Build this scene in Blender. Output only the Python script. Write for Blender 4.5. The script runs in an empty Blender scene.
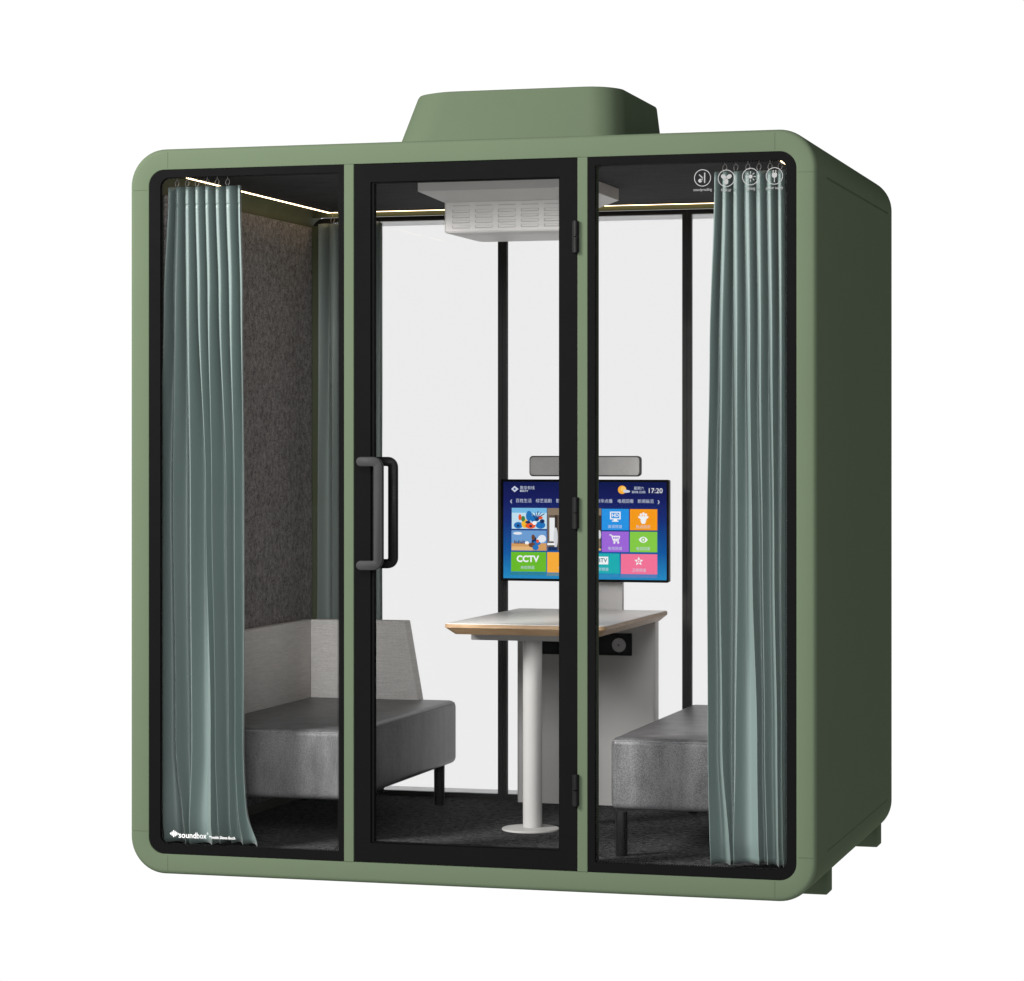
import bpy, bmesh, math, random
from mathutils import Vector, Matrix, noise as mnoise

PI = math.pi
sc = bpy.context.scene
COL = sc.collection
LIFT = 0.042            # shell bottom stands this far above the ground on its feet
W, D, H = 2.136, 1.553, 2.24
SX_0, SX_1, SZ_0, SZ_1 = -.013, 2.141, -.006, 2.243      # outer outline of the shell
IX_0, IX_1, IZ_0, IZ_1 = .050, 2.081, .057, 2.178         # its opening

# ------------------------------------------------------------------ materials
def s2l(c):
    return c / 12.92 if c <= 0.04045 else ((c + 0.055) / 1.055) ** 2.4
def rgb(r, g, b):
    return (s2l(r / 255), s2l(g / 255), s2l(b / 255), 1.0)

class NT:
    def __init__(self, name):
        self.m = bpy.data.materials.new(name); self.m.use_nodes = True
        self.t = self.m.node_tree; self.t.nodes.clear()
        self.out = self.n('ShaderNodeOutputMaterial')
    def n(self, typ, **kw):
        nd = self.t.nodes.new(typ)
        for k, v in kw.items():
            if k.startswith('i_'):
                nd.inputs[k[2:].replace('_', ' ')].default_value = v
            else:
                setattr(nd, k, v)
        return nd
    def l(self, a, b): self.t.links.new(a, b)
    def coord(self, scale=(1, 1, 1)):
        c = self.n('ShaderNodeTexCoord'); mp = self.n('ShaderNodeMapping')
        mp.inputs['Scale'].default_value = scale
        self.l(c.outputs['Object'], mp.inputs['Vector']); return mp.outputs['Vector']
    def noise(self, scale, detail=4, vec=None, rough=.55):
        nd = self.n('ShaderNodeTexNoise'); nd.inputs['Scale'].default_value = scale
        nd.inputs['Detail'].default_value = detail; nd.inputs['Roughness'].default_value = rough
        if vec is None: vec = self.coord()
        self.l(vec, nd.inputs['Vector']); return nd.outputs['Fac']
    def ramp(self, fac, stops):
        r = self.n('ShaderNodeValToRGB'); e = r.color_ramp.elements
        while len(e) < len(stops): e.new(.5)
        for k, (p, c) in enumerate(stops): e[k].position = p; e[k].color = c
        self.l(fac, r.inputs['Fac']); return r.outputs['Color']
    def math(self, op, a, b=None):
        m = self.n('ShaderNodeMath', operation=op)
        for k, v in enumerate((a, b)):
            if v is None: continue
            if isinstance(v, (int, float)): m.inputs[k].default_value = v
            else: self.l(v, m.inputs[k])
        return m.outputs[0]

def lin(c): return tuple(c) + (1,) if len(c) == 3 else tuple(c)

def paint(name, c, rough=.5, spec=.3, vary=.06, bump=0., bscale=400, metal=0., nscale=6):
    """painted or moulded surface: colour with a slight drift, roughness drift, optional fine grain"""
    t = NT(name); b = t.n('ShaderNodeBsdfPrincipled')
    c = lin(c)
    lo = tuple(x * (1 - vary) for x in c[:3]) + (1,); hi = tuple(x * (1 + vary) for x in c[:3]) + (1,)
    f = t.noise(nscale, 5)
    t.l(t.ramp(f, [(.3, lo), (.7, hi)]), b.inputs['Base Color'])
    r = t.ramp(t.noise(nscale * 3, 3), [(.3, (rough * .88,) * 3 + (1,)), (.7, (min(1, rough * 1.12),) * 3 + (1,))])
    t.l(r, b.inputs['Roughness'])
    b.inputs['Specular IOR Level'].default_value = spec
    b.inputs['Metallic'].default_value = metal
    if bump:
        bp = t.n('ShaderNodeBump'); bp.inputs['Strength'].default_value = bump; bp.inputs['Distance'].default_value = .001
        t.l(t.noise(bscale, 2), bp.inputs['Height']); t.l(bp.outputs['Normal'], b.inputs['Normal'])
    t.l(b.outputs[0], t.out.inputs['Surface']); return t.m

def glow(name, c, s):
    t = NT(name); e = t.n('ShaderNodeEmission'); e.inputs['Color'].default_value = lin(c); e.inputs['Strength'].default_value = s
    t.l(e.outputs[0], t.out.inputs['Surface']); return t.m

def glass(name, tint, refl):
    t = NT(name); tr = t.n('ShaderNodeBsdfTransparent'); tr.inputs['Color'].default_value = lin(tint)
    gl = t.n('ShaderNodeBsdfGlossy'); gl.inputs['Roughness'].default_value = .02
    fr = t.n('ShaderNodeFresnel'); fr.inputs['IOR'].default_value = 1.45
    k = t.math('MULTIPLY', fr.outputs[0], refl)
    mx = t.n('ShaderNodeMixShader'); t.l(k, mx.inputs['Fac']); t.l(tr.outputs[0], mx.inputs[1]); t.l(gl.outputs[0], mx.inputs[2])
    t.l(mx.outputs[0], t.out.inputs['Surface']); return t.m

def frit(name):
    """printed half-tone dots on the glass edge"""
    t = NT(name); c = t.n('ShaderNodeTexCoord'); sp = t.n('ShaderNodeSeparateXYZ'); t.l(c.outputs['Object'], sp.inputs[0])
    k = 2 * PI / .0080
    a = t.math('SINE', t.math('MULTIPLY', sp.outputs['X'], k)); b = t.math('SINE', t.math('MULTIPLY', sp.outputs['Z'], k))
    f = t.math('GREATER_THAN', t.math('MULTIPLY', a, b), .02)
    tr = t.n('ShaderNodeBsdfTransparent'); d = t.n('ShaderNodeBsdfDiffuse'); d.inputs['Color'].default_value = (.006, .006, .006, 1)
    mx = t.n('ShaderNodeMixShader'); t.l(f, mx.inputs['Fac']); t.l(tr.outputs[0], mx.inputs[1]); t.l(d.outputs[0], mx.inputs[2])
    t.l(mx.outputs[0], t.out.inputs['Surface']); return t.m

def cloth(name, lo, hi, rough, spec, weave, streak=(1, 1, 1), nscale=9, sheen=0., bump=.25, transl=0., mottling=1.):
    t = NT(name); b = t.n('ShaderNodeBsdfPrincipled')
    big = t.noise(nscale, 6, t.coord(streak), .6)
    fine = t.noise(weave, 2, t.coord((1, 1, 1)))
    mix = t.math('ADD', t.math('MULTIPLY', big, .65 * mottling), t.math('MULTIPLY', fine, 1 - .65 * mottling))
    t.l(t.ramp(mix, [(.36, lin(lo)), (.64, lin(hi))]), b.inputs['Base Color'])
    b.inputs['Roughness'].default_value = rough; b.inputs['Specular IOR Level'].default_value = spec
    if sheen:
        b.inputs['Sheen Weight'].default_value = sheen; b.inputs['Sheen Roughness'].default_value = .4
    bp = t.n('ShaderNodeBump'); bp.inputs['Strength'].default_value = bump; bp.inputs['Distance'].default_value = .002
    t.l(fine, bp.inputs['Height']); t.l(bp.outputs['Normal'], b.inputs['Normal'])
    if transl:
        tl = t.n('ShaderNodeBsdfTranslucent'); tl.inputs['Color'].default_value = lin(hi)
        mx = t.n('ShaderNodeMixShader'); mx.inputs['Fac'].default_value = transl
        t.l(b.outputs[0], mx.inputs[1]); t.l(tl.outputs[0], mx.inputs[2]); t.l(mx.outputs[0], t.out.inputs['Surface'])
    else:
        t.l(b.outputs[0], t.out.inputs['Surface'])
    return t.m

def ash_wood(name):
    t = NT(name); b = t.n('ShaderNodeBsdfPrincipled')
    f = t.noise(14, 6, t.coord((1, 1, 9)), .6)
    t.l(t.ramp(f, [(.3, (.28, .17, .085, 1)), (.7, (.42, .28, .16, 1))]), b.inputs['Base Color'])
    b.inputs['Roughness'].default_value = .5; t.l(b.outputs[0], t.out.inputs['Surface']); return t.m

def screen_back(name):
    t = NT(name); c = t.n('ShaderNodeTexCoord'); sp = t.n('ShaderNodeSeparateXYZ'); t.l(c.outputs['Generated'], sp.inputs[0])
    col = t.ramp(sp.outputs['Z'], [(0, rgb(38, 140, 196)), (.28, rgb(18, 88, 160)), (.62, rgb(22, 44, 116)), (.85, rgb(26, 32, 92)), (1, rgb(18, 28, 78))])
    e = t.n('ShaderNodeEmission'); t.l(col, e.inputs['Color']); t.l(e.outputs[0], t.out.inputs['Surface']); return t.m

GREEN = (.0628, .0822, .0525)
M = {
 'green': paint('sage_green_paint', GREEN, .5, .0, .012, .0, 900),
 'green_in': paint('olive_inner_paint', (.072, .082, .048), .6, .08, .05),
 'seam': paint('dark_seam', (.044, .058, .036), .7, .0),
 'black': paint('black_frame', (.0036, .0036, .0037), .6, .01, .04),
 'black_in': paint('black_rear_frame', (.009, .0085, .008), .5, .25, .1),
 'dark_metal': paint('dark_grey_metal', (.024, .024, .0245), .6, .06, .05),
 'dark_metal2': paint('black_metal', (.006, .006, .006), .42, .3, .05),
 'black_satin': paint('black_satin_metal', (.004, .004, .004), .5, .12, .05),
 'ceiling': cloth('dark_ceiling_felt', (.020, .020, .0205), (.062, .062, .063), .9, .1, 160, (1, 9, 1), 9, bump=.3, mottling=.8),
 'felt': cloth('grey_brown_felt', (.075, .069, .067), (.325, .306, .297), .95, .1, 150, (1, 1, 1), 50, bump=.6, mottling=.75),
 'carpet': cloth('charcoal_carpet', (.004, .004, .0045), (.074, .074, .077), .95, .02, 120, (1, 1, 1), 45, bump=.9, mottling=.62),
 'seat': cloth('grey_seat_fabric', (.048, .048, .050), (.150, .150, .155), .40, .30, 240, (3, 3, 1), 5, bump=.12, mottling=.72),
 'piping': cloth('seam_thread', (.12, .12, .124), (.22, .22, .226), .5, .3, 300, (1, 1, 1), 60, bump=0.),
 'back': cloth('pale_striped_fabric', (.50, .485, .468), (.71, .69, .668), .75, .1, 320, (3, 3, 44), 5, bump=.2, mottling=.7),
 'curtain': cloth('teal_satin_curtain', (.102, .140, .132), (.120, .160, .151), .44, .5, 700, (1, 1, .1), 5, sheen=.1, bump=.0, transl=.03),
 'curtain_back': cloth('pale_teal_curtain', (.24, .285, .265), (.28, .325, .305), .5, .3, 700, (1, 1, .1), 5, sheen=.1, bump=.0, transl=.34),
 'white': paint('white_laminate', (.60, .585, .56), .4, .25, .02),
 'white_metal': paint('white_metal', (.37, .365, .355), .4, .3, .02),
 'cabinet': paint('pale_grey_cabinet', (.46, .45, .44), .45, .3, .03),
 'ac': paint('grey_white_steel', (.60, .585, .565), .42, .35, .02),
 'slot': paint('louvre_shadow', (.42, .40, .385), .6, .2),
 'socket': paint('socket_grey', (.42, .42, .43), .35, .4),
 'soundbar_case': paint('soundbar_case', (.07, .07, .07), .5, .3),
 'soundbar': cloth('soundbar_mesh', (.26, .255, .25), (.38, .375, .365), .6, .3, 500, (1, 1, 1), 4, bump=.2),
 'hook': paint('hook_wire', (.30, .29, .28), .4, .3),
 'chrome': paint('ring_metal', (.45, .44, .42), .25, .5, .03, metal=1.),
 'oak': ash_wood('oak_edge'),
 'led': glow('warm_light_strip', (1., .74, .43), 8.0),
 'glass': glass('front_glass', (.93, .93, .93), .14),
 'glass_rear': glass('rear_glass', (.895, .895, .895), .35),
 'frit': frit('half_tone_dots'),
 'white_print': paint('white_print', (.50, .50, .50), .5, .1),
 'icon_print': paint('icon_print', (.18, .18, .18), .5, .1),
 'grey_print': paint('pale_print', (.17, .17, .17), .5, .2),
 'ground': glow('white_self_lit_floor', (1, 1, 1), 1.02),  # plain floor, no lamp: added glow keeps it pure white without shadows
}

# ------------------------------------------------------------------ mesh helpers
def nbm(): return bmesh.new()

def add_box(bm, x0, x1, y0, y1, z0, z1, bev=0., seg=2, mi=0):
    t = bmesh.new(); bmesh.ops.create_cube(t, size=1)
    for v in t.verts:
        v.co = Vector(((x0 + x1) / 2 + v.co.x * (x1 - x0), (y0 + y1) / 2 + v.co.y * (y1 - y0), (z0 + z1) / 2 + v.co.z * (z1 - z0)))
    if bev:
        bmesh.ops.bevel(t, geom=list(t.edges), offset=bev, segments=seg, profile=.5, affect='EDGES')
    join(bm, t, mi)

def join(bm, t, mi=None):
    if mi is not None:
        for f in t.faces: f.material_index = mi
    me = bpy.data.meshes.new('tmp'); t.to_mesh(me); t.free(); bm.from_mesh(me); bpy.data.meshes.remove(me)

def rrect(x0, x1, z0, z1, r, n=10):
    """rounded rectangle (x, z), counter-clockwise, r single or 4 radii (bl, br, tr, tl)"""
    rs = r if isinstance(r, (tuple, list)) else (r,) * 4
    pts = []
    for (cx, cz, a0), q in zip(((x0, z0, PI), (x1, z0, 1.5 * PI), (x1, z1, 0), (x0, z1, .5 * PI)), rs):
        sx = 1 if cx == x0 else -1; sz = 1 if cz == z0 else -1
        if q <= 0: q = 1e-4
        for k in range(n + 1):
            a = a0 + k / n * PI / 2
            pts.append((cx + sx * q + q * math.cos(a), cz + sz * q + q * math.sin(a)))
    return pts

def tube_of_loops(bm, loops, closed=True, mi=0, cap=False):
    """skin between successive loops of 3-D points (equal counts); closed joins the last loop to the first"""
    vs = [[bm.verts.new(p) for p in lp] for lp in loops]
    n = len(vs[0]); fs = []
    rng = range(len(vs)) if closed else range(len(vs) - 1)
    for i in rng:
        a, b = vs[i], vs[(i + 1) % len(vs)]
        for k in range(n):
            f = bm.faces.new((a[k], a[(k + 1) % n], b[(k + 1) % n], b[k])); f.material_index = mi
    if cap:
        f = bm.faces.new(list(reversed(vs[0]))); f.material_index = mi
        f = bm.faces.new(vs[-1]); f.material_index = mi

def add_ring(bm, outer, inner, y0, y1, mi=0):
    """flat frame between two outlines (x, z) with thickness y0..y1"""
    L = [[(x, y0, z) for x, z in outer], [(x, y0, z) for x, z in inner], [(x, y1, z) for x, z in inner], [(x, y1, z) for x, z in outer]]
    tube_of_loops(bm, L, True, mi)

def add_poly(bm, pts, y, mi=0):
    f = bm.faces.new([bm.verts.new((x, y, z)) for x, z in pts]); f.material_index = mi

def add_lathe(bm, prof, cx, cy, n=32, mi=0):
    loops = [[(cx + r * math.cos(2 * PI * k / n), cy + r * math.sin(2 * PI * k / n), z) for k in range(n)] for r, z in prof]
    tube_of_loops(bm, loops, False, mi, cap=True)

def add_tube(bm, pts, r, n=8, mi=0, cap=True):
    """round bar along 3-D points"""
    P = [Vector(p) for p in pts]; loops = []
    up = None
    for i, p in enumerate(P):
        d = (P[min(i + 1, len(P) - 1)] - P[max(i - 1, 0)]).normalized()
        if up is None:
            up = d.orthogonal().normalized()
        else:
            up = (up - d * up.dot(d)).normalized()
        s = d.cross(up)
        loops.append([p + (up * math.cos(2 * PI * k / n) + s * math.sin(2 * PI * k / n)) * r for k in range(n)])
    tube_of_loops(bm, loops, False, mi, cap)

ROOTLOC = {}
def empty(name, loc, label, cat, group=None):
    o = bpy.data.objects.new(name, None); COL.objects.link(o)
    o.location = (loc[0], loc[1], loc[2] + LIFT); o.empty_display_size = .1
    ROOTLOC[o.name] = Vector(loc)
    o['label'] = label; o['category'] = cat
    if group: o['group'] = group
    return o

def origin_of(p):
    while p is not None:
        if p.name in ROOTLOC: return ROOTLOC[p.name]
        p = p.parent
    return Vector((0, 0, 0))

def obj(name, bm, mats, parent=None, smooth=35, recalc=True):
    if recalc: bmesh.ops.recalc_face_normals(bm, faces=list(bm.faces))
    if parent is not None:
        off = origin_of(parent)
        bmesh.ops.translate(bm, verts=list(bm.verts), vec=-off)
    me = bpy.data.meshes.new(name); bm.to_mesh(me); bm.free()
    for m in (mats if isinstance(mats, (list, tuple)) else [mats]):
        me.materials.append(M[m] if isinstance(m, str) else m)
    if smooth:
        for p in me.polygons: p.use_smooth = True
        me.set_sharp_from_angle(angle=math.radians(smooth))
    o = bpy.data.objects.new(name, me); COL.objects.link(o)
    if parent is not None: o.parent = parent
    else: o.location.z = LIFT
    return o

def box(name, dims, mat, parent, bev=0., seg=2):
    bm = nbm(); add_box(bm, *dims, bev=bev, seg=seg); return obj(name, bm, mat, parent)

def text_bm(s, size, x, z, y, align='LEFT', bold=0., mi=0, sx=1.):
    """lettering as flat faces in the x-z plane, facing -y"""
    cu = bpy.data.curves.new('t', 'FONT'); cu.body = s; cu.size = size; cu.align_x = align; cu.align_y = 'CENTER'
    cu.offset = bold; cu.resolution_u = 3
    o = bpy.data.objects.new('t', cu); COL.objects.link(o)
    dg = bpy.context.evaluated_depsgraph_get()
    me = bpy.data.meshes.new_from_object(o.evaluated_get(dg))
    t = bmesh.new(); t.from_mesh(me)
    bpy.data.meshes.remove(me); bpy.data.objects.remove(o); bpy.data.curves.remove(cu)
    for v in t.verts: v.co = Vector((x + v.co.x * sx, y, z + v.co.y))
    for f in t.faces:
        f.normal_update()
        if f.normal.y > 0: f.normal_flip()
        f.material_index = mi
    return t

def add_text(bm, *a, **k):
    t = text_bm(*a, **k); join(bm, t)

# ------------------------------------------------------------------ ground
bm = nbm()
R_ = 60
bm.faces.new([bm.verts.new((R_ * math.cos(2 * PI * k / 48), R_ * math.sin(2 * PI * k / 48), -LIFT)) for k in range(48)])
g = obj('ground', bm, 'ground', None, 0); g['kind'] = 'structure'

# ------------------------------------------------------------------ the pod
pod = empty('office_pod', (W / 2, D / 2, -LIFT), 'sage green soundproof office booth with glass front and rounded corners on white floor', 'office pod')

# shell: one rounded tube, filleted at its front and back rims
def ring(ins, r, y): return [(x, y, z) for x, z in rrect(SX_0 + ins, SX_1 - ins, SZ_0 + ins, SZ_1 - ins, r, 14)]
def iring(g, r, y): return [(x, y, z) for x, z in rrect(IX_0 - g, IX_1 + g, IZ_0 - g, IZ_1 + g, r, 14)]
f = .015; loops = []
loops.append(iring(0, .050, .006)); loops.append(iring(.0008, .0505, .0006)); loops.append(iring(.003, .052, 0))
for k in range(0, 6):
    a = k / 5 * PI / 2
    ins = f * (1 - math.sin(a)); loops.append(ring(ins, .114 - ins * .6, f * (1 - math.cos(a))))
for k in range(0, 6):
    a = k / 5 * PI / 2
    ins = f * (1 - math.cos(a)); loops.append(ring(ins, .114 - ins * .6, D - f * (1 - math.sin(a))))
loops.append(iring(.003, .052, D)); loops.append(iring(0, .050, D - .003))
bm = nbm(); tube_of_loops(bm, loops, False)
shell = obj('shell', bm, 'green', pod, 40)
bm = nbm(); tube_of_loops(bm, [iring(0, .050, .006), iring(0, .050, D - .003)], False)
obj('shell_lining', bm, 'green_in', pod, 40)
# seams between corner pieces and straight panels
sw = .0008
def seam(*d): box('panel_seam', d, 'seam', shell)
for z in (2.116, .125):
    seam(SX_0 + .011, IX_0 - .004, -.0003, .002, z - sw, z + sw); seam(IX_1 + .004, SX_1 - .011, -.0003, .002, z - sw, z + sw)
for z0, z1 in ((IZ_1 + .004, SZ_1 - .011), (SZ_0 + .011, IZ_0 - .004)):
    for x in (.113, 2.018): seam(x - sw, x + sw, -.0003, .002, z0, z1)
for xs in ((SX_1 - .002, SX_1 + .0004), (SX_0 - .0004, SX_0 + .002)):
    seam(xs[0], xs[1], .174, 1.446, 2.1110, 2.1175)
    seam(xs[0], xs[1], .185, 1.420, .1185, .1205)

# feet
for x0 in (.028, W - .118):
    for y0 in (.385, 1.428):
        box('foot', (x0, x0 + .09, y0, y0 + .095, -LIFT, .045), 'green', pod, .004)

# roof housing: tapered drum with rounded corners
def rl(x0, x1, y0, y1, r, z): return [(x, y, z) for x, y in rrect(x0, x1, y0, y1, r, 10)]
bm = nbm()
RB = (.15, .10, .012, .012)
tube_of_loops(bm, [rl(.644, 1.434, .49, 1.150, RB, SZ_1 - .004), rl(.702, 1.406, .575, 1.150, RB, 2.458), rl(.706, 1.402, .579, 1.147, RB, 2.465), rl(.717, 1.391, .59, 1.137, RB, 2.468)], False, cap=True)
obj('roof_housing', bm, 'green', pod, 40)

# mullions
for x0, x1 in ((.691, .7225), (1.4245, 1.4555)):
    bm = nbm(); add_box(bm, x0, x1, .0006, .14, IZ_0 - .0005, IZ_1 + .0005, .0015, 1)
    obj('mullion', bm, 'green', pod)

# front windows: black printed border, dot transition, clear pane
def front_window(x0, x1, bl, br, radL):
    z0, z1 = IZ_0, IZ_1
    rs = (.05, 0, 0, .05) if radL else (0, .05, .05, 0)
    ri = (.03, .004, .004, .03) if radL else (.004, .03, .03, .004)
    w = empty_part('front_window', pod)
    gx0, gx1, gz0, gz1 = x0 + bl, x1 - br, z0 + .029, z1 - .024
    bm = nbm(); add_ring(bm, rrect(x0 + .0005, x1 - .0005, z0 + .0005, z1 - .0005, rs), rrect(gx0, gx1, gz0, gz1, ri), .003, .018)
    o = obj('window_border', bm, 'black', w)
    e = .007
    bm = nbm(); add_ring(bm, rrect(gx0 + .0002, gx1 - .0002, gz0 + .0002, gz1 - .0002, ri), rrect(gx0 + e, gx1 - e, gz0 + e * .6, gz1 - e * .6, .02), .0098, .0102)
    obj('dot_border', bm, 'frit', w, 0)
    bm = nbm(); add_poly(bm, rrect(gx0 - .002, gx1 + .002, gz0 - .002, gz1 + .002, ri), .0090)
    obj('pane', bm, 'glass', w, 0)
    return w
def empty_part(name, parent):
    o = bpy.data.objects.new(name, None); COL.objects.link(o); o.parent = parent; o.empty_display_size = .05; return o
winL = front_window(IX_0, .691, .037, .017, True)
winR = front_window(1.4555, IX_1, .022, .028, False)

# white lettering on the glass, lower corner
yp = .0022
bm = nbm()
cx, cz = .1345, .1205
for k, hh in enumerate((.0035, .0065, .0112, .0085, .0055, .003)):     # little sound-wave diamond
    xx = cx - .0125 + k * .005
    add_poly(bm, rrect(xx - .0018, xx + .0018, cz - hh, cz + hh, .0019, 4), yp)
def fit_text(bm, s, size, x0, x1, z, y, bold=0.):
    t = text_bm(s, size, 0, z, y, 'LEFT', bold)
    a = min(v.co.x for v in t.verts); b = max(v.co.x for v in t.verts)
    for v in t.verts: v.co.x = x0 + (v.co.x - a) / (b - a) * (x1 - x0)
    join(bm, t)
fit_text(bm, 'sound', .0255, .1490, .2075, .1165, yp, .0003)
fit_text(bm, 'box', .0255, .2095, .2410, .1165, yp, .0)
fit_text(bm, '®', .009, .2425, .2475, .1245, yp)
fit_text(bm, 'Movable Silence Booth', .0125, .2510, .3360, .1135, yp, .0002)
obj('logo', bm, 'white_print', winL, 0)

# four round icons on the glass, upper corner
def arc_band(bm, cx, cz, r0, r1, a0=0, a1=2 * PI, n=40, y=yp):
    for k in range(n):
        a, b = a0 + (a1 - a0) * k / n, a0 + (a1 - a0) * (k + 1) / n
        add_poly(bm, [(cx + r0 * math.cos(a), cz + r0 * math.sin(a)), (cx + r1 * math.cos(a), cz + r1 * math.sin(a)),
                      (cx + r1 * math.cos(b), cz + r1 * math.sin(b)), (cx + r0 * math.cos(b), cz + r0 * math.sin(b))], y)
def disc(bm, cx, cz, r, y=yp, n=20, sx=1, mi=0): add_poly(bm, [(cx + r * sx * math.cos(2 * PI * k / n), cz + r * math.sin(2 * PI * k / n)) for k in range(n)], y, mi)
def bar(bm, xa, za, xb, zb, w, y=yp, mi=0):
    d = Vector((xb - xa, zb - za)).normalized(); p = Vector((-d.y, d.x)) * w / 2
    add_poly(bm, [(xa + p.x, za + p.y), (xa - p.x, za - p.y), (xb - p.x, zb - p.y), (xb + p.x, zb + p.y)], y, mi)
def icon(cx, cz, kind, word):
    bm = nbm(); arc_band(bm, cx, cz, .0230, .0252)
    if kind == 0:
        bar(bm, cx + .0065, cz - .015, cx + .0065, cz + .015, .0035)
        bar(bm, cx - .010, cz + .010, cx + .002, cz - .002, .0028); bar(bm, cx - .004, cz - .008, cx + .002, cz + .001, .0028)
        disc(bm, cx - .007, cz - .008, .0055)
    elif kind == 1:
        for a in (150, 30, 270):
            q = math.radians(a); c, s = math.cos(q), math.sin(q)
            add_poly(bm, [(cx + c * .0095 + math.cos(t) * .0085 * c - math.sin(t) * .0062 * s, cz + s * .0095 + math.cos(t) * .0085 * s + math.sin(t) * .0062 * c) for t in [2 * PI * k / 18 for k in range(18)]], yp)
    elif kind == 2:
        disc(bm, cx, cz, .0058)
        for k in range(8):
            a = k * PI / 4; bar(bm, cx + .0085 * math.cos(a), cz + .0085 * math.sin(a), cx + .0155 * math.cos(a), cz + .0155 * math.sin(a), .0022)
    else:
        add_poly(bm, rrect(cx - .0075, cx + .0075, cz - .005, cz + .009, (.006, .006, .001, .001), 5), yp)
        for d in (-.0038, .0038): bar(bm, cx + d, cz + .0085, cx + d, cz + .017, .0026)
        bar(bm, cx, cz - .005, cx, cz - .018, .0024)
    obj('icon', bm, 'icon_print', winR, 0, recalc=False)
    bm = nbm(); add_text(bm, word, .0125, cx, cz - .0345, yp, 'CENTER', sx=.75)
    obj('caption', bm, 'grey_print', winR, 0, recalc=False)
for cx, k, wd in ((1.803, 0, 'soundproofing'), (1.874, 1, 'fresh air'), (1.946, 2, 'lighting'), (2.0165, 3, 'power supply')):
    icon(cx, 2.107 - (.003 if k == 1 else 0), k, wd)

# glass door
door = empty_part('door', pod)
dx0, dx1, dz0, dz1 = .7240, 1.4230, IZ_0 + .0015, IZ_1 - .0015
bm = nbm(); add_ring(bm, rrect(dx0, dx1, dz0, dz1, .002, 2), rrect(.775, 1.369, .116, 2.122, .003, 2), .004, .034)
obj('door_frame', bm, 'black', door)
bm = nbm(); add_ring(bm, rrect(.7765, 1.3675, .1175, 2.1205, .003, 2), rrect(.785, 1.3655, .1195, 2.1185, .003, 2), .009, .030)
obj('glazing_bead', bm, 'black', door)
bm = nbm(); add_poly(bm, rrect(.7835, 1.3665, .1185, 2.1195, .002, 2), .018); obj('pane', bm, 'glass', door, 0)
def handle(y, ys, mat):
    """flat C-shaped pull on two posts"""
    w = .0142; x0, x1, z0, z1 = .764, .8195, .961, 1.274
    mid = [(x0, z1)]
    for k in range(9):
        a = PI / 2 - k / 8 * PI / 2; mid.append((x1 - .018 + .018 * math.cos(a), z1 - .018 + .018 * math.sin(a)))
    for k in range(9):
        a = -k / 8 * PI / 2; mid.append((x1 - .018 + .018 * math.cos(a), z0 + .018 + .018 * math.sin(a)))
    mid.append((x0, z0))
    def side(sg, w):
        out = []
        for i, p in enumerate(mid):
            a = Vector(mid[max(i - 1, 0)]); b = Vector(mid[min(i + 1, len(mid) - 1)]); d = (b - a).normalized()
            out.append((p[0] - sg * d.y * w, p[1] + sg * d.x * w))
        return out
    def outline(w):
        o = side(1, w)
        o += [(x0 + w * math.cos(a), z0 + w * math.sin(a)) for a in [-PI / 2 - k / 10 * PI for k in range(1, 10)]]
        o += list(reversed(side(-1, w)))
        o += [(x0 + w * math.cos(a), z1 + w * math.sin(a)) for a in [-PI / 2 - k / 10 * PI for k in range(1, 10)]]
        return o
    bm = nbm(); h = .009
    tube_of_loops(bm, [[(x, yy, z) for x, z in outline(ww)] for yy, ww in ((y - h, w - .002), (y - h + .002, w), (y + h - .002, w), (y + h, w - .002))], False, cap=True)
    for z in (z0, z1):
        add_tube(bm, [(x0 + .003, y + (h - .001 if ys > y else 1e-3 - h), z), (x0 + .003, ys, z)], w * .7, 14)
    obj('handle', bm, mat, door, 50)
handle(-.050, .006, 'dark_metal'); handle(.088, .032, 'black_satin')
for z in (1.942, 1.122, .299):
    bm = nbm()
    add_tube(bm, [(1.4205, -.006, z - .047), (1.4205, -.006, z - .002)], .0085, 12); add_tube(bm, [(1.4205, -.006, z + .002), (1.4205, -.006, z + .047)], .0085, 12)
    add_box(bm, 1.409, 1.4305, -.004, .0035, z - .046, z + .046, .001, 1)
    obj('hinge', bm, 'black_satin', door)

# ceiling, carpet floor, felt wall panels
box('ceiling_panel', (.127, 2.007, .030, 1.446, 2.165, 2.1775), 'ceiling', pod, .002, 1)
box('carpet_floor', (.053, 2.078, .036, 1.468, .0575, .070), 'carpet', pod)
for x0, x1 in ((.0505, .062), (2.069, 2.0805)):
    box('felt_wall_panel', (x0, x1, .111, 1.445, .100, 2.112), 'felt', pod, .003)
# warm light strips round the ceiling
for d in ((.1205, .1262, .13, 1.452, 2.1630, 2.168), (2.0078, 2.0135, .13, 1.452, 2.1630, 2.168), (.127, 2.007, 1.447, 1.452, 2.1640, 2.168)):
    box('light_strip', d, 'led', pod)
box('rear_cove', (.053, 2.078, 1.462, 1.4695, 2.148, 2.1775), 'green_in', pod)
for x0, x1 in ((.0505, .086), (2.045, 2.0805)): box('corner_trim', (x0, x1, 1.4505, 1.4695, .072, 2.118), 'green_in', pod)

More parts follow.
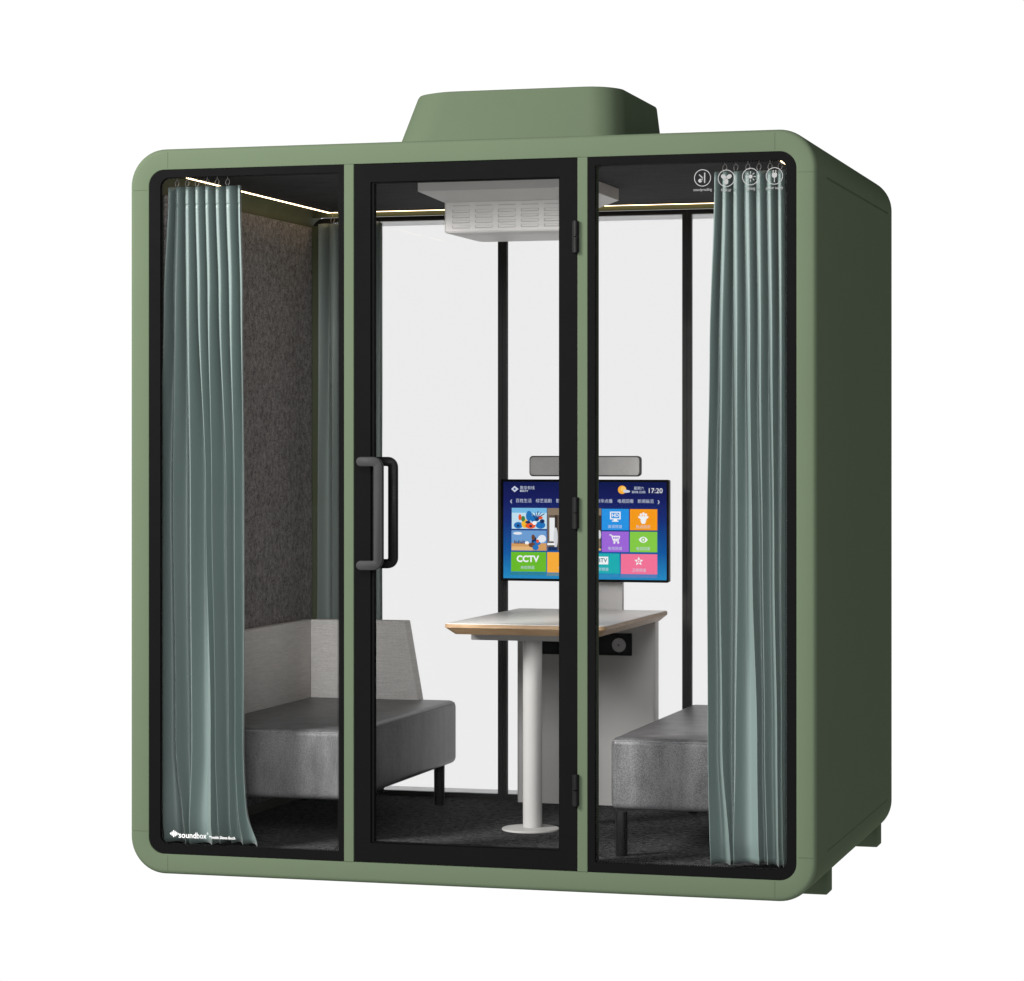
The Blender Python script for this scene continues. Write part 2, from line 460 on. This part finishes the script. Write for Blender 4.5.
# rear windows
rx = (.0505, .7685, 1.437, 2.0805)
for i in range(3):
    w = empty_part('rear_window', pod)
    x0, x1 = rx[i] + (.0006 if i else 0), rx[i + 1] - (.0006 if i < 2 else 0)
    bl = .032 if i == 0 else .016; br = .032 if i == 2 else .016
    z0, z1 = .0575, 2.1475
    R4 = [(.05, 0, 0, .05), (0, 0, 0, 0), (0, .05, .05, 0)][i]
    ri = [(.06, .004, .004, .06), (.004,) * 4, (.004, .06, .06, .004)][i]
    gx0, gx1, gz0, gz1 = x0 + bl, x1 - br, .088, 2.131
    bm = nbm(); add_ring(bm, rrect(x0, x1, z0, z1, R4), rrect(gx0, gx1, gz0, gz1, ri), 1.47, 1.488)
    obj('window_frame', bm, 'black_in', w)
    bm = nbm(); add_ring(bm, rrect(gx0 + .0003, gx1 - .0003, gz0 + .0003, gz1 - .0003, ri), rrect(gx0 + .0012, gx1 - .0012, gz0 + .015, gz1 - .017, .006), 1.4785, 1.479)
    obj('dot_border', bm, 'frit', w, 0)
    bm = nbm(); add_poly(bm, rrect(gx0 - .002, gx1 + .002, gz0 - .002, gz1 + .002, ri), 1.481); obj('pane', bm, 'glass_rear', w, 0)

# ------------------------------------------------------------------ ceiling air unit
ac = empty('ceiling_air_unit', (1.08, .6, 2.02), 'grey white ventilation unit with louvre slots hanging under the ceiling', 'ventilation unit')
bm = nbm()
def q(x0, x1, y0, y1, z, r=.004): return rl(x0, x1, y0, y1, r, z)
tube_of_loops(bm, [q(.806, 1.342, .372, .862, 2.1648), q(.806, 1.342, .372, .862, 2.127), q(.872, 1.284, .438, .80, 2.096)], False, cap=True)
obj('mounting_plate', bm, 'ac', ac, 30)
bm = nbm()
tube_of_loops(bm, [q(.872, 1.284, .44, .80, 2.0955, .012), q(.872, 1.284, .44, .80, 2.004, .012), q(.876, 1.280, .444, .796, 1.999, .012), q(.900, 1.256, .475, .765, 1.993, .03)], False, cap=True)
obj('grille_box', bm, 'ac', ac, 30)
for c in range(5):
    for r in range(5):
        xa = .902 + c * .0755; z = 2.084 - r * .0165
        if r == 0:
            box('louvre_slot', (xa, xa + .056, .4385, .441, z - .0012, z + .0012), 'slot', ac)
            continue
        bm = nbm()
        tube_of_loops(bm, [[(x, .4395, zz) for x, zz in rrect(xa, xa + .058, z - .0045, z + .0035, .003, 3)], [(x, .4365, zz) for x, zz in rrect(xa + .002, xa + .056, z - .0035, z + .0015, .002, 3)]], False, cap=True)
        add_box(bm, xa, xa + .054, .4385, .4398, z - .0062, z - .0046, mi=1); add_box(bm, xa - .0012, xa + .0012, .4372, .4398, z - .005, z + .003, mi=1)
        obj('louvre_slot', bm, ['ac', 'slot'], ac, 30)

# ------------------------------------------------------------------ curtains
def sstep(a, b, x):
    t = max(0., min(1., (x - a) / (b - a))); return t * t * (3 - 2 * t)
def track(keys, t):
    """smooth value through (t, x) keys"""
    if t <= keys[0][0]: return keys[0][1]
    for (a, p), (b, q) in zip(keys, keys[1:]):
        if t <= b: return p + (q - p) * sstep(a, b, t)
    return keys[-1][1]
def curtain(name, label, ridges, y0, zt, zb, seed, mat, amp=.026, flare=0., bulge={}, low=.78):
    """ridges: the fold crests from one side edge to the other, each a list of (t, x), t from 0 (top) to 1 (hem)"""
    rnd = random.Random(seed); nf = len(ridges) - 1; PER = 44
    lev = [.8 + .4 * rnd.random() for _ in range(nf + 1)]; dep = [.8 + .4 * rnd.random() for _ in range(nf)]
    ts = sorted([k / 120 for k in range(121)] + [.0262, .0272, .0282, .0296])
    bm = nbm(); grid = []
    for t in ts:
        row = []; drop = sstep(.06, .5, t); xs = [track(r, t) for r in ridges]
        for c in range(nf):
            wdt = xs[c + 1] - xs[c]
            for k in range(PER + (1 if c == nf - 1 else 0)):
                fp = k / PER
                s_ = math.sin(PI * fp)
                crisp = math.sqrt(s_ * s_ + .003 + .03 * (1 - drop)) - math.sqrt(.003 + .03 * (1 - drop))
                soft = .5 - .5 * math.cos(2 * PI * fp)
                dpt = soft ** 1.5 * (1 - drop) + crisp * drop
                am = amp * dep[c] * min(1.25, (max(wdt, .004) / .036) ** .55) * (1 - (1 - low) * drop)
                b_ = bulge.get(c, 0) * sstep(.45, .8, t)
                dpt = dpt * (1 - b_) - .55 * b_ * s_ ** 1.5
                crest = lev[c] * (1 - fp) + lev[c + 1] * fp
                yy = y0 - .5 * amp * crest + dpt * 2 * am + .006 * math.sin(2.3 * t + c * 1.7 + seed) * drop * (1 - fp) + .006 * math.sin(2.3 * t + (c + 1) * 1.7 + seed) * drop * fp
                yy += .0075 * drop * mnoise.noise(Vector(((c + fp) * .9, t * 3.2, seed))) + .0035 * sstep(.6, .95, t) * mnoise.noise(Vector(((c + fp) * 2.3, t * 7., seed + 5.)))
                yy += .0028 * math.exp(-((t - .0277) / .0008) ** 2)                        # stitched heading seam
                hem = sstep(.965, 1., t)
                yy += hem * .012 * (1 - .6 * dpt)
                # crests lean over the next valley
                xx = xs[c] + wdt * fp + .07 * wdt * math.sin(2 * PI * fp) * (1 - drop)
                u = (c + fp) / nf
                if flare: xx += flare * sstep(.93, 1., t) ** 1.7 * u ** 8
                z = zt + (zb - zt) * t + .005 * soft * (1 - sstep(0, .02, t)) + hem * (.004 * (dpt - .5) + .004 * math.sin(7 * u + seed))
                row.append(bm.verts.new((xx, yy, z)))
        grid.append(row)
    for a, b in zip(grid, grid[1:]):
        for i in range(len(a) - 1): bm.faces.new((a[i], b[i], b[i + 1], a[i + 1]))
    root = empty(name, (ridges[nf // 2][-1][1], y0, zb), label, 'curtain')
    fab = obj('fabric', bm, mat, root, 180)
    md = fab.modifiers.new('thick', 'SOLIDIFY'); md.thickness = .0012; md.offset = 1
    for r in ridges[1:-1]:
        x = r[0][1]; bm = nbm()
        pts = []
        for a in range(0, 13):
            q_ = math.radians(-60 + a * 25)
            pts.append((x + .0062 * math.cos(q_), y0 - .010 + .003 * math.sin(q_), zt + .012 + .010 * math.sin(q_)))
        add_tube(bm, pts, .0011, 5)
        add_tube(bm, [(x, y0 - .010, zt + .021), (x, y0 - .010, 2.1655)], .0010, 5)
        obj('hook', bm, 'hook', root)
    return root
curtain('curtain', 'teal satin curtain with deep folds behind the front glass above the soundbox lettering', [
    [(0, .086), (.17, .070), (.48, .058), (.84, .061), (1, .071)], [(0, .115), (.17, .109), (.48, .105), (.84, .110), (1, .140)],
    [(0, .149), (.17, .152), (.48, .159), (.84, .162), (1, .151)], [(0, .182), (.17, .189), (.48, .212), (.84, .229), (1, .231)],
    [(0, .216), (.17, .223), (.48, .236), (.84, .246), (1, .256)], [(0, .249), (.17, .259), (.48, .279), (.84, .286), (1, .289)],
    [(0, .284), (.17, .293), (.48, .304), (.84, .306), (1, .318)], [(0, .326), (.17, .333), (.48, .339), (.84, .339), (1, .352)]],
    .080, 2.130, .082, 3, 'curtain', flare=.032, bulge={2: .12, 0: .05})
curtain('curtain', 'teal satin curtain behind the row of white round icons on the front glass', [
    [(0, 1.825), (.26, 1.811), (.56, 1.804), (.83, 1.805), (1, 1.811)], [(0, 1.856), (.26, 1.847), (.56, 1.841), (.83, 1.847), (1, 1.871)],
    [(0, 1.889), (.26, 1.892), (.56, 1.895), (.83, 1.888), (1, 1.882)], [(0, 1.925), (.26, 1.931), (.56, 1.940), (.83, 1.954), (1, 1.958)],
    [(0, 1.958), (.26, 1.964), (.56, 1.969), (.83, 1.975), (1, 1.982)], [(0, 1.991), (.26, 1.997), (.56, 2.003), (.83, 2.012), (1, 2.015)],
    [(0, 2.021), (.26, 2.024), (.56, 2.024), (.83, 2.027), (1, 2.030)], [(0, 2.047), (.26, 2.049), (.56, 2.050), (.83, 2.051), (1, 2.048)]],
    .080, 2.130, .086, 11, 'curtain', bulge={2: .12, 0: .05})
curtain('curtain', 'pale teal curtain in the rear corner behind the backrest of the couch', [
    [(0, x), (1, x + d)] for x, d in ((.094, -.002), (.150, .003), (.200, .0), (.252, .004), (.300, .0), (.338, .002))],
    1.425, 2.122, .085, 21, 'curtain_back', amp=.016, low=.9)

# ------------------------------------------------------------------ seating
def seat_block(parent, x0, x1, y0, y1):
    bm = nbm(); add_box(bm, x0, x1, y0, y1, .207, .428, .022, 4)
    s = obj('seat', bm, 'seat', parent, 40)
    bm = nbm(); r = .0014; g = .019                                    # stitched seam round the top edge
    pts = [(x, y, .4190) for x, y in rrect(x0 + .004, x1 - .004, y0 + .004, y1 - .004, g, 6)]
    add_tube(bm, pts + pts[:1], r, 6, cap=False)
    obj('piping', bm, 'piping', s, 60)
    return s
sofaL = empty('corner_couch', (.33, .86, .070), 'grey couch with pale corner backrest along the felt wall and rear glass', 'couch')
seat_block(sofaL, .064, .632, .252, 1.37)
bm = nbm()
# backrest along the felt wall
add_box(bm, .0645, .098, .262, 1.3326, .418, .705, .004, 2)
obj('backrest', bm, 'back', sofaL, 40)
bm = nbm()
prof = [(.0955, .418), (.500, .418), (.449, .705), (.0955, .705)]
add = [[(x, y, z) for x, z in prof] for y in (1.333, 1.398)]
tube_of_loops(bm, add, False, cap=True)
bmesh.ops.bevel(bm, geom=list(bm.edges), offset=.004, segments=2, profile=.5, affect='EDGES')
obj('backrest', bm, 'back', sofaL, 40)
def leg(parent, x, y):
    bm = nbm(); add_lathe(bm, [(.017, .0703), (.018, .073), (.019, .2065)], x, y, 20)
    obj('leg', bm, 'dark_metal2', parent)
for x in (.10, .597):
    for y in (.32, 1.27): leg(sofaL, x, y)
sofaR = empty('bench_couch', (1.77, .86, .070), 'grey block couch beside the curtain under the round icons', 'couch')
seat_block(sofaR, 1.455, 2.066, .280, 1.445)
bm = nbm(); add_box(bm, 2.034, 2.0725, .300, 1.42, .4255, .699, .008, 2)
obj('backrest', bm, 'back', sofaR, 40)
for x in (1.496, 2.02):
    for y in (.262, 1.30): leg(sofaR, x, y)

# ------------------------------------------------------------------ table
table = empty('meeting_table', (1.085, 1.0, .070), 'white topped table with chamfered oak edge on a round white column', 'table')
bm = nbm()
ty0, ty1, tx0, tx1 = .545, 1.436, .838, 1.376
def tl(i, z, r): return rl(tx0 + i, tx1 - i, ty0 + i, ty1, (r, r, .003, .003), z)
tube_of_loops(bm, [tl(.002, .7490, .022), tl(.000, .7470, .022), tl(.000, .7380, .022), tl(.028, .7155, .014)], False, cap=True)
obj('oak_core', bm, 'oak', table, 25)
bm = nbm(); tube_of_loops(bm, [tl(.003, .7491, .02), tl(.003, .7512, .02)], False, cap=True)
obj('tabletop', bm, 'white', table, 25)
box('support_rail', (.876, 1.285, .725, .80, .687, .7153), 'white_metal', table, .003)
bm = nbm(); add_lathe(bm, [(.0315, .0775), (.0315, .687)], 1.0755, .7625, 40); obj('column', bm, 'white_metal', table)
bm = nbm(); add_lathe(bm, [(.094, .0704), (.094, .0742), (.092, .0762), (.034, .0775)], 1.074, .745, 48); obj('base_plate', bm, 'white_metal', table)

# ------------------------------------------------------------------ media cabinet
cab = empty('media_cabinet', (1.09, 1.43, .070), 'pale grey cabinet panel with black power strip at the table end', 'cabinet')
bm = nbm()
tube_of_loops(bm, [rl(.840, 1.338, 1.405, 1.466, (.012, .012, .003, .003), .0704), rl(.840, 1.338, 1.405, 1.466, (.012, .012, .003, .003), .7145)], False, cap=True)
obj('body', bm, 'cabinet', cab, 30)
pp = box('power_panel', (.929, 1.257, 1.397, 1.4045, .594, .672), 'black', cab, .0015, 1)
bm = nbm()
prof = [(.0245, 0), (.0245, .004), (.021, .006), (.004, .0055)]
def ydisc(bm, prof, cx, y, cz, n=32, mi=0):
    tube_of_loops(bm, [[(cx + r * math.cos(2 * PI * k / n), y - d, cz + r * math.sin(2 * PI * k / n)) for k in range(n)] for r, d in prof], False, mi, cap=True)
ydisc(bm, prof, 1.212, 1.3968, .631); ydisc(bm, [(.0035, 0), (.003, .0006)], 1.212, 1.3912, .631, 12, 1)
obj('socket', bm, ['socket', 'dark_metal2'], pp, 30)
bm = nbm()
bm.free()
for z in (.665, .60):
    bm = nbm(); ydisc(bm, [(.003, 0), (.0025, .0008)], 1.272, 1.4048, z, 10); obj('screw', bm, 'slot', cab)
bm = nbm(); add_box(bm, .985, 1.214, 1.4375, 1.4655, .7148, 1.19, .004); obj('mounting_column', bm, 'cabinet', cab)

# ------------------------------------------------------------------ television
tv = empty('television', (1.085, 1.41, .849), 'flat television in a thin black frame showing a colourful menu of tiles', 'television')
TX0, TX1, TZ0, TZ1 = .786, 1.3885, .850, 1.2065
bm = nbm(); add_box(bm, TX0 + .001, TX1 - .001, 1.3985, 1.4365, TZ0 + .001, TZ1 - .001, .004); obj('back_case', bm, 'dark_metal2', tv)
SX0, SX1, SZ0, SZ1 = TX0 + .0075, TX1 - .0050, TZ0 + .0085, TZ1 - .0085
bm = nbm(); add_ring(bm, rrect(TX0, TX1, TZ0, TZ1, .003, 3), rrect(SX0, SX1, SZ0, SZ1, .001, 3), 1.388, 1.398); obj('bezel', bm, 'black', tv)
SM = {}; slots = []
def cm(name, r, g, b):
    if name not in SM:
        SM[name] = len(slots); slots.append(glow('screen_' + name, rgb(r, g, b), 1.0))
    return SM[name]
slots.append(screen_back('screen_sky_blue')); SM['bg'] = 0
ys = [1.3965]
def layer(): ys[0] -= .00015; return ys[0]
def uv(X, Y):                                       # screen layout units: 933 wide, 555 high
    return SX0 + X / 933 * (SX1 - SX0), SZ1 - Y / 555 * (SZ1 - SZ0)
sb = nbm(); add_poly(sb, [(SX0, SZ0), (SX1, SZ0), (SX1, SZ1), (SX0, SZ1)], 1.3970, 0)
def srect(X0, Y0, X1, Y1, mi, y=None):
    a = uv(X0, Y1); b = uv(X1, Y0); add_poly(sb, [a, (b[0], a[1]), b, (a[0], b[1])], y or layer(), mi)
def sdisc(X, Y, rx, ry, mi, n=16, y=None):
    yy = y or layer(); add_poly(sb, [uv(X + rx * math.cos(2 * PI * k / n), Y + ry * math.sin(2 * PI * k / n)) for k in range(n)], yy, mi)
def spoly(pts, mi): add_poly(sb, [uv(*p) for p in pts], layer(), mi)
def stext(s, X, Y, h, mi, align='CENTER', bold=0., sx=1.):
    x, z = uv(X, Y); add_text(sb, s, h / 555 * (SZ1 - SZ0), x, z, layer(), align, bold, mi, sx)
def sline(pts, w, mi):
    yy = layer()
    for a, b in zip(pts, pts[1:]):
        pa, pb = uv(*a), uv(*b); bar(sb, pa[0], pa[1], pb[0], pb[1], w / 933 * (SX1 - SX0), yy, mi)
WHT = cm('white', 246, 248, 250); PALE = cm('pale', 205, 214, 232); DIM = cm('dim', 168, 184, 214)
O = lambda X, Y: (X - 45, Y - 68)
# header
def sP(X): return X - 45
spoly([(45, 42), (65, 24), (88, 42), (65, 60)], PALE)
spoly([(57, 42), (65, 34), (74, 42), (65, 50)], cm('logo_blue', 60, 84, 150))
stext('歌华有线', 96, 36, 22, PALE, 'LEFT'); stext('BGCTV', 96, 53, 15, PALE, 'LEFT', .0003)
sdisc(680, 44, 24, 24, cm('sun', 255, 178, 60)); sdisc(686, 40, 15, 15, cm('sun_light', 255, 206, 110)); sdisc(705, 53, 20, 8, PALE); sdisc(698, 50, 10, 8, PALE)
stext('星期六', 775, 36, 20, PALE); stext('2018.12.02', 773, 57, 18, PALE, bold=.0002)
stext('17:20', 866, 50, 40, WHT)
for s, X in (('‹', 46), ('›', 886)): stext(s, X, 110, 44, PALE, bold=.0004)
for s, X in (('百姓生活', 118), ('综艺追剧', 234), ('影视剧场', 350), ('高清专区', 466), ('歌华点播', 580), ('电视回看', 700), ('新闻纵览', 814)):
    stext(s, X, 110, 24, PALE)
def tile(X0, Y0, X1, Y1, c0, c1=None):
    m0 = cm('t%d_%d_%d' % c0, *c0)
    srect(X0, Y0, X1, Y1, m0)
    if False:
        m1 = cm('t%d_%d_%d' % c1, *c1); yy = layer()
        add_poly(sb, [uv(X1, Y0), uv(X1, Y1), uv(X0 + (X1 - X0) * .3, Y1)][::-1], yy, m1)
# picture tiles: plain stand-ins
tile(50, 150, 252, 270, (196, 228, 244))
sk = cm('sky_deep', 120, 190, 234); srect(50, 150, 252, 178, sk)
rn = random.Random(5)
BL = cm('toy_blue', 34, 116, 190); OR = cm('toy_orange', 236, 92, 40); YE = cm('toy_yellow', 246, 190, 50); NV = cm('toy_navy', 24, 50, 96); GR = cm('toy_green', 60, 130, 80)
for X, Y, rx_, ry_, c in ((88, 250, 26, 22, BL), (126, 240, 20, 26, YE), (158, 252, 30, 18, OR), (216, 248, 28, 22, BL), (150, 196, 18, 30, BL), (176, 212, 18, 20, BL), (116, 212, 12, 16, GR), (98, 204, 9, 18, OR), (208, 206, 22, 10, OR), (196, 214, 12, 12, NV), (226, 226, 14, 12, NV), (144, 232, 16, 8, NV), (182, 236, 13, 11, WHT), (88, 252, 8, 8, NV), (160, 254, 9, 7, NV)):
    sdisc(X, Y, rx_, min(ry_, 269 - Y), c)
for a in range(5): sline([(190, 214), (168 + a * 18, 168 + abs(a - 2) * 7)], 5, BL if a % 2 else NV)
tile(50, 279, 252, 394, (112, 160, 214))
srect(50, 352, 252, 394, cm('sand', 214, 160, 100)); srect(50, 372, 170, 394, cm('sand2', 232, 186, 128))
for X, Y, rx_, ry_ in ((226, 326, 24, 22), (212, 336, 20, 16), (86, 296, 26, 8)): sdisc(X, Y, rx_, ry_, cm('cloud', 232, 238, 246))
for k in range(9): srect(66 + k * 8, 336 + (k % 3) * 4, 71 + k * 8, 356, NV if k % 2 else cm('brown', 110, 70, 50))
for X, Y, rx_, ry_, c in ((182, 346, 15, 34, NV), (176, 318, 10, 16, cm('brown', 110, 70, 50)), (196, 352, 24, 12, BL), (170, 362, 20, 14, cm('brown', 110, 70, 50)), (190, 376, 18, 16, BL), (140, 350, 12, 9, WHT), (202, 340, 8, 10, OR)):
    sdisc(X, Y, rx_, min(ry_, 393 - Y), c)
# big picture tile, mostly behind the door stile
tile(258, 150, 566, 392, (96, 84, 74))
srect(258, 150, 566, 190, cm('lintel', 140, 122, 104)); srect(258, 205, 300, 340, cm('bright_window', 238, 240, 242)); srect(258, 190, 270, 392, cm('wall_brown', 120, 104, 90))
srect(300, 190, 316, 392, cm('dark_post', 58, 50, 46)); sdisc(306, 320, 12, 60, cm('shirt', 214, 216, 220)); srect(258, 350, 300, 362, WHT); srect(262, 372, 316, 392, NV)
srect(540, 190, 566, 392, cm('dark_post', 58, 50, 46)); sdisc(556, 300, 9, 26, cm('shirt', 214, 216, 220)); sdisc(552, 350, 11, 30, cm('wall_brown', 120, 104, 90)); sdisc(556, 384, 9, 7, cm('sand2', 232, 186, 128))
# colour tiles
tile(569, 152, 722, 273, (40, 150, 232), (30, 132, 216)); tile(728, 153, 882, 273, (250, 158, 26), (244, 140, 14))
tile(569, 281, 722, 397, (160, 104, 220), (140, 86, 200)); tile(728, 281, 882, 397, (136, 206, 72), (116, 190, 54))
tile(50, 402, 252, 515, (108, 190, 44), (92, 176, 34)); tile(258, 402, 470, 518, (252, 176, 60))
tile(476, 406, 670, 520, (32, 176, 180), (24, 160, 168)); tile(678, 408, 882, 522, (248, 118, 156), (232, 104, 142))
# icons on the tiles
def rr_s(X0, Y0, X1, Y1, mi):
    srect(X0, Y0, X1, Y1, mi)
rr_s(616, 168, 676, 212, WHT); rr_s(623, 174, 669, 206, cm('t40_150_232', 40, 150, 232)); stext('HD', 646, 190, 28, WHT, bold=.0004); rr_s(636, 212, 656, 220, WHT); rr_s(628, 219, 664, 225, WHT)
for dx, dy in ((0, 178), (-14, 184), (14, 184), (-22, 198), (22, 198), (-8, 200), (8, 200)):
    sline([(805, 222), (805 + dx, dy)], 9, WHT); sdisc(805 + dx, dy, 7, 7, WHT)
spoly([(788, 216), (796, 236), (814, 236), (822, 216)], WHT)
for dx, dy in ((-7, 190), (7, 190)): sdisc(805 + dx, dy, 3, 4, cm('t250_158_26', 250, 158, 26))
sline([(614, 299), (626, 302), (638, 334), (668, 334)], 6, WHT); sline([(630, 308), (672, 308), (666, 326), (636, 326)], 6, WHT); sline([(644, 308), (646, 326)], 4, WHT); sline([(658, 308), (656, 326)], 4, WHT)
sdisc(642, 344, 6, 6, WHT); sdisc(664, 344, 6, 6, WHT)
spoly([(779, 326), (790, 313), (805, 308), (820, 313), (831, 326), (820, 339), (805, 344), (790, 339)], WHT); sdisc(805, 326, 11, 12, cm('t136_206_72', 136, 206, 72)); sdisc(805, 326, 5, 6, WHT)
st = []
for k in range(10):
    r = 27 if k % 2 == 0 else 12; a = -PI / 2 + k * PI / 5; st.append((780 + r * math.cos(a), 449 + r * math.sin(a)))
# star as triangles round its middle
yy = layer()
for k in range(10): add_poly(sb, [uv(780, 449), uv(*st[k]), uv(*st[(k + 1) % 10])], yy, WHT)
sdisc(780, 449, 10, 10, cm('t248_118_156', 248, 118, 156)); sdisc(780, 449, 4, 4, WHT)
stext('CCTV', 148, 443, 50, WHT, bold=.0012)
rr_s(528, 424, 608, 468, WHT); stext('BTV', 574, 446, 32, cm('teal_dark', 24, 120, 130), bold=.0004)
for s, X, Y in (('高清频道', 646, 254), ('热点资讯', 805, 254), ('电视商城', 646, 378), ('电视回看', 805, 378), ('央视频道', 148, 492), ('地方频道', 364, 494), ('北京频道', 570, 497), ('卫视频道', 782, 500)):
    stext(s, X, Y, 21, PALE)
# faint mirror of the lowest row
for X0, X1, Y, c in ((50, 252, 519, (48, 132, 150)), (258, 470, 522, (110, 140, 150)), (476, 670, 524, (50, 140, 190)), (678, 882, 526, (96, 128, 190))):
    srect(X0, Y, X1, Y + 15, cm('m%d_%d_%d' % c, *c))
scr = obj('screen', sb, slots, tv, 0, recalc=False)

# ------------------------------------------------------------------ soundbar
snd = empty('soundbar', (1.083, 1.41, 1.222), 'grey rounded speaker bar mounted above the television', 'soundbar')
bm = nbm()
tube_of_loops(bm, [[(x, 1.425, z) for x, z in rrect(.887, 1.287, 1.218, 1.288, .012, 6)], [(x, 1.406, z) for x, z in rrect(.886, 1.288, 1.217, 1.289, .013, 6)], [(x, 1.402, z) for x, z in rrect(.889, 1.285, 1.220, 1.286, .012, 6)]], False, cap=True)
obj('body', bm, 'soundbar_case', snd, 30)
bm = nbm(); tube_of_loops(bm, [[(x, 1.4018, z) for x, z in rrect(.890, 1.284, 1.221, 1.285, .011, 6)], [(x, 1.3995, z) for x, z in rrect(.891, 1.283, 1.222, 1.284, .011, 6)]], False, cap=True)
obj('speaker_mesh', bm, 'soundbar', snd, 30)
box('bracket', (1.0, 1.09, 1.4255, 1.4375, 1.185, 1.27), 'dark_metal2', snd)

# ------------------------------------------------------------------ light
wd = bpy.data.worlds.new('World'); sc.world = wd; wd.use_nodes = True
nt = wd.node_tree; nt.nodes.clear()
tc = nt.nodes.new('ShaderNodeTexCoord'); sp = nt.nodes.new('ShaderNodeSeparateXYZ'); nt.links.new(tc.outputs['Generated'], sp.inputs[0])
cr = nt.nodes.new('ShaderNodeValToRGB'); e = cr.color_ramp.elements
e[0].position = .70; e[0].color = (.15, .15, .15, 1); e[1].position = .88; e[1].color = (1, 1, 1, 1)
mp = nt.nodes.new('ShaderNodeMath'); mp.operation = 'MULTIPLY_ADD'; mp.inputs[1].default_value = .5; mp.inputs[2].default_value = .5
nt.links.new(sp.outputs['Y'], mp.inputs[0]); nt.links.new(mp.outputs[0], cr.inputs['Fac'])
bg = nt.nodes.new('ShaderNodeBackground'); bg.inputs['Strength'].default_value = 1.02; nt.links.new(cr.outputs['Color'], bg.inputs['Color'])
wo = nt.nodes.new('ShaderNodeOutputWorld'); nt.links.new(bg.outputs[0], wo.inputs['Surface'])

def area(name, loc, target, size, power, color=(1, 1, 1)):
    ld = bpy.data.lights.new(name, 'AREA'); ld.shape = 'RECTANGLE'; ld.size, ld.size_y = size; ld.energy = power; ld.color = color
    o = bpy.data.objects.new(name, ld); COL.objects.link(o); o.location = loc
    o.rotation_euler = (Vector(target) - Vector(loc)).to_track_quat('-Z', 'Y').to_euler(); return o
area('key_softbox', (-3.5, -4.8, 4.5), (.9, .1, 1.2), (2.4, 2.4), 1580, (1., .985, .96))
area('fill_softbox', (2.1, -6.2, 3.1), (.9, .3, 1.1), (2.0, 2.0), 400)

# ------------------------------------------------------------------ camera
cd = bpy.data.cameras.new('camera'); cam = bpy.data.objects.new('camera', cd); COL.objects.link(cam); sc.camera = cam
cd.sensor_fit = 'HORIZONTAL'; cd.sensor_width = 36; cd.lens = 36 * 2753 / 1024; cd.shift_y = (450.7 - 490.5) / 1024
cd.clip_start = .1; cd.clip_end = 500
th = math.atan2(.2739, .9618)
cam.location = (3.47693, -7.91541, 1.307 + LIFT); cam.rotation_euler = (PI / 2, 0, th)

sc.view_settings.view_transform = 'Standard'; sc.view_settings.look = 'None'; sc.view_settings.exposure = 0
sc.render.engine = 'CYCLES'
sc.cycles.use_denoising = True
sc.cycles.transparent_max_bounces = 24; sc.cycles.max_bounces = 10; sc.cycles.diffuse_bounces = 5
sc.cycles.sample_clamp_indirect = 4
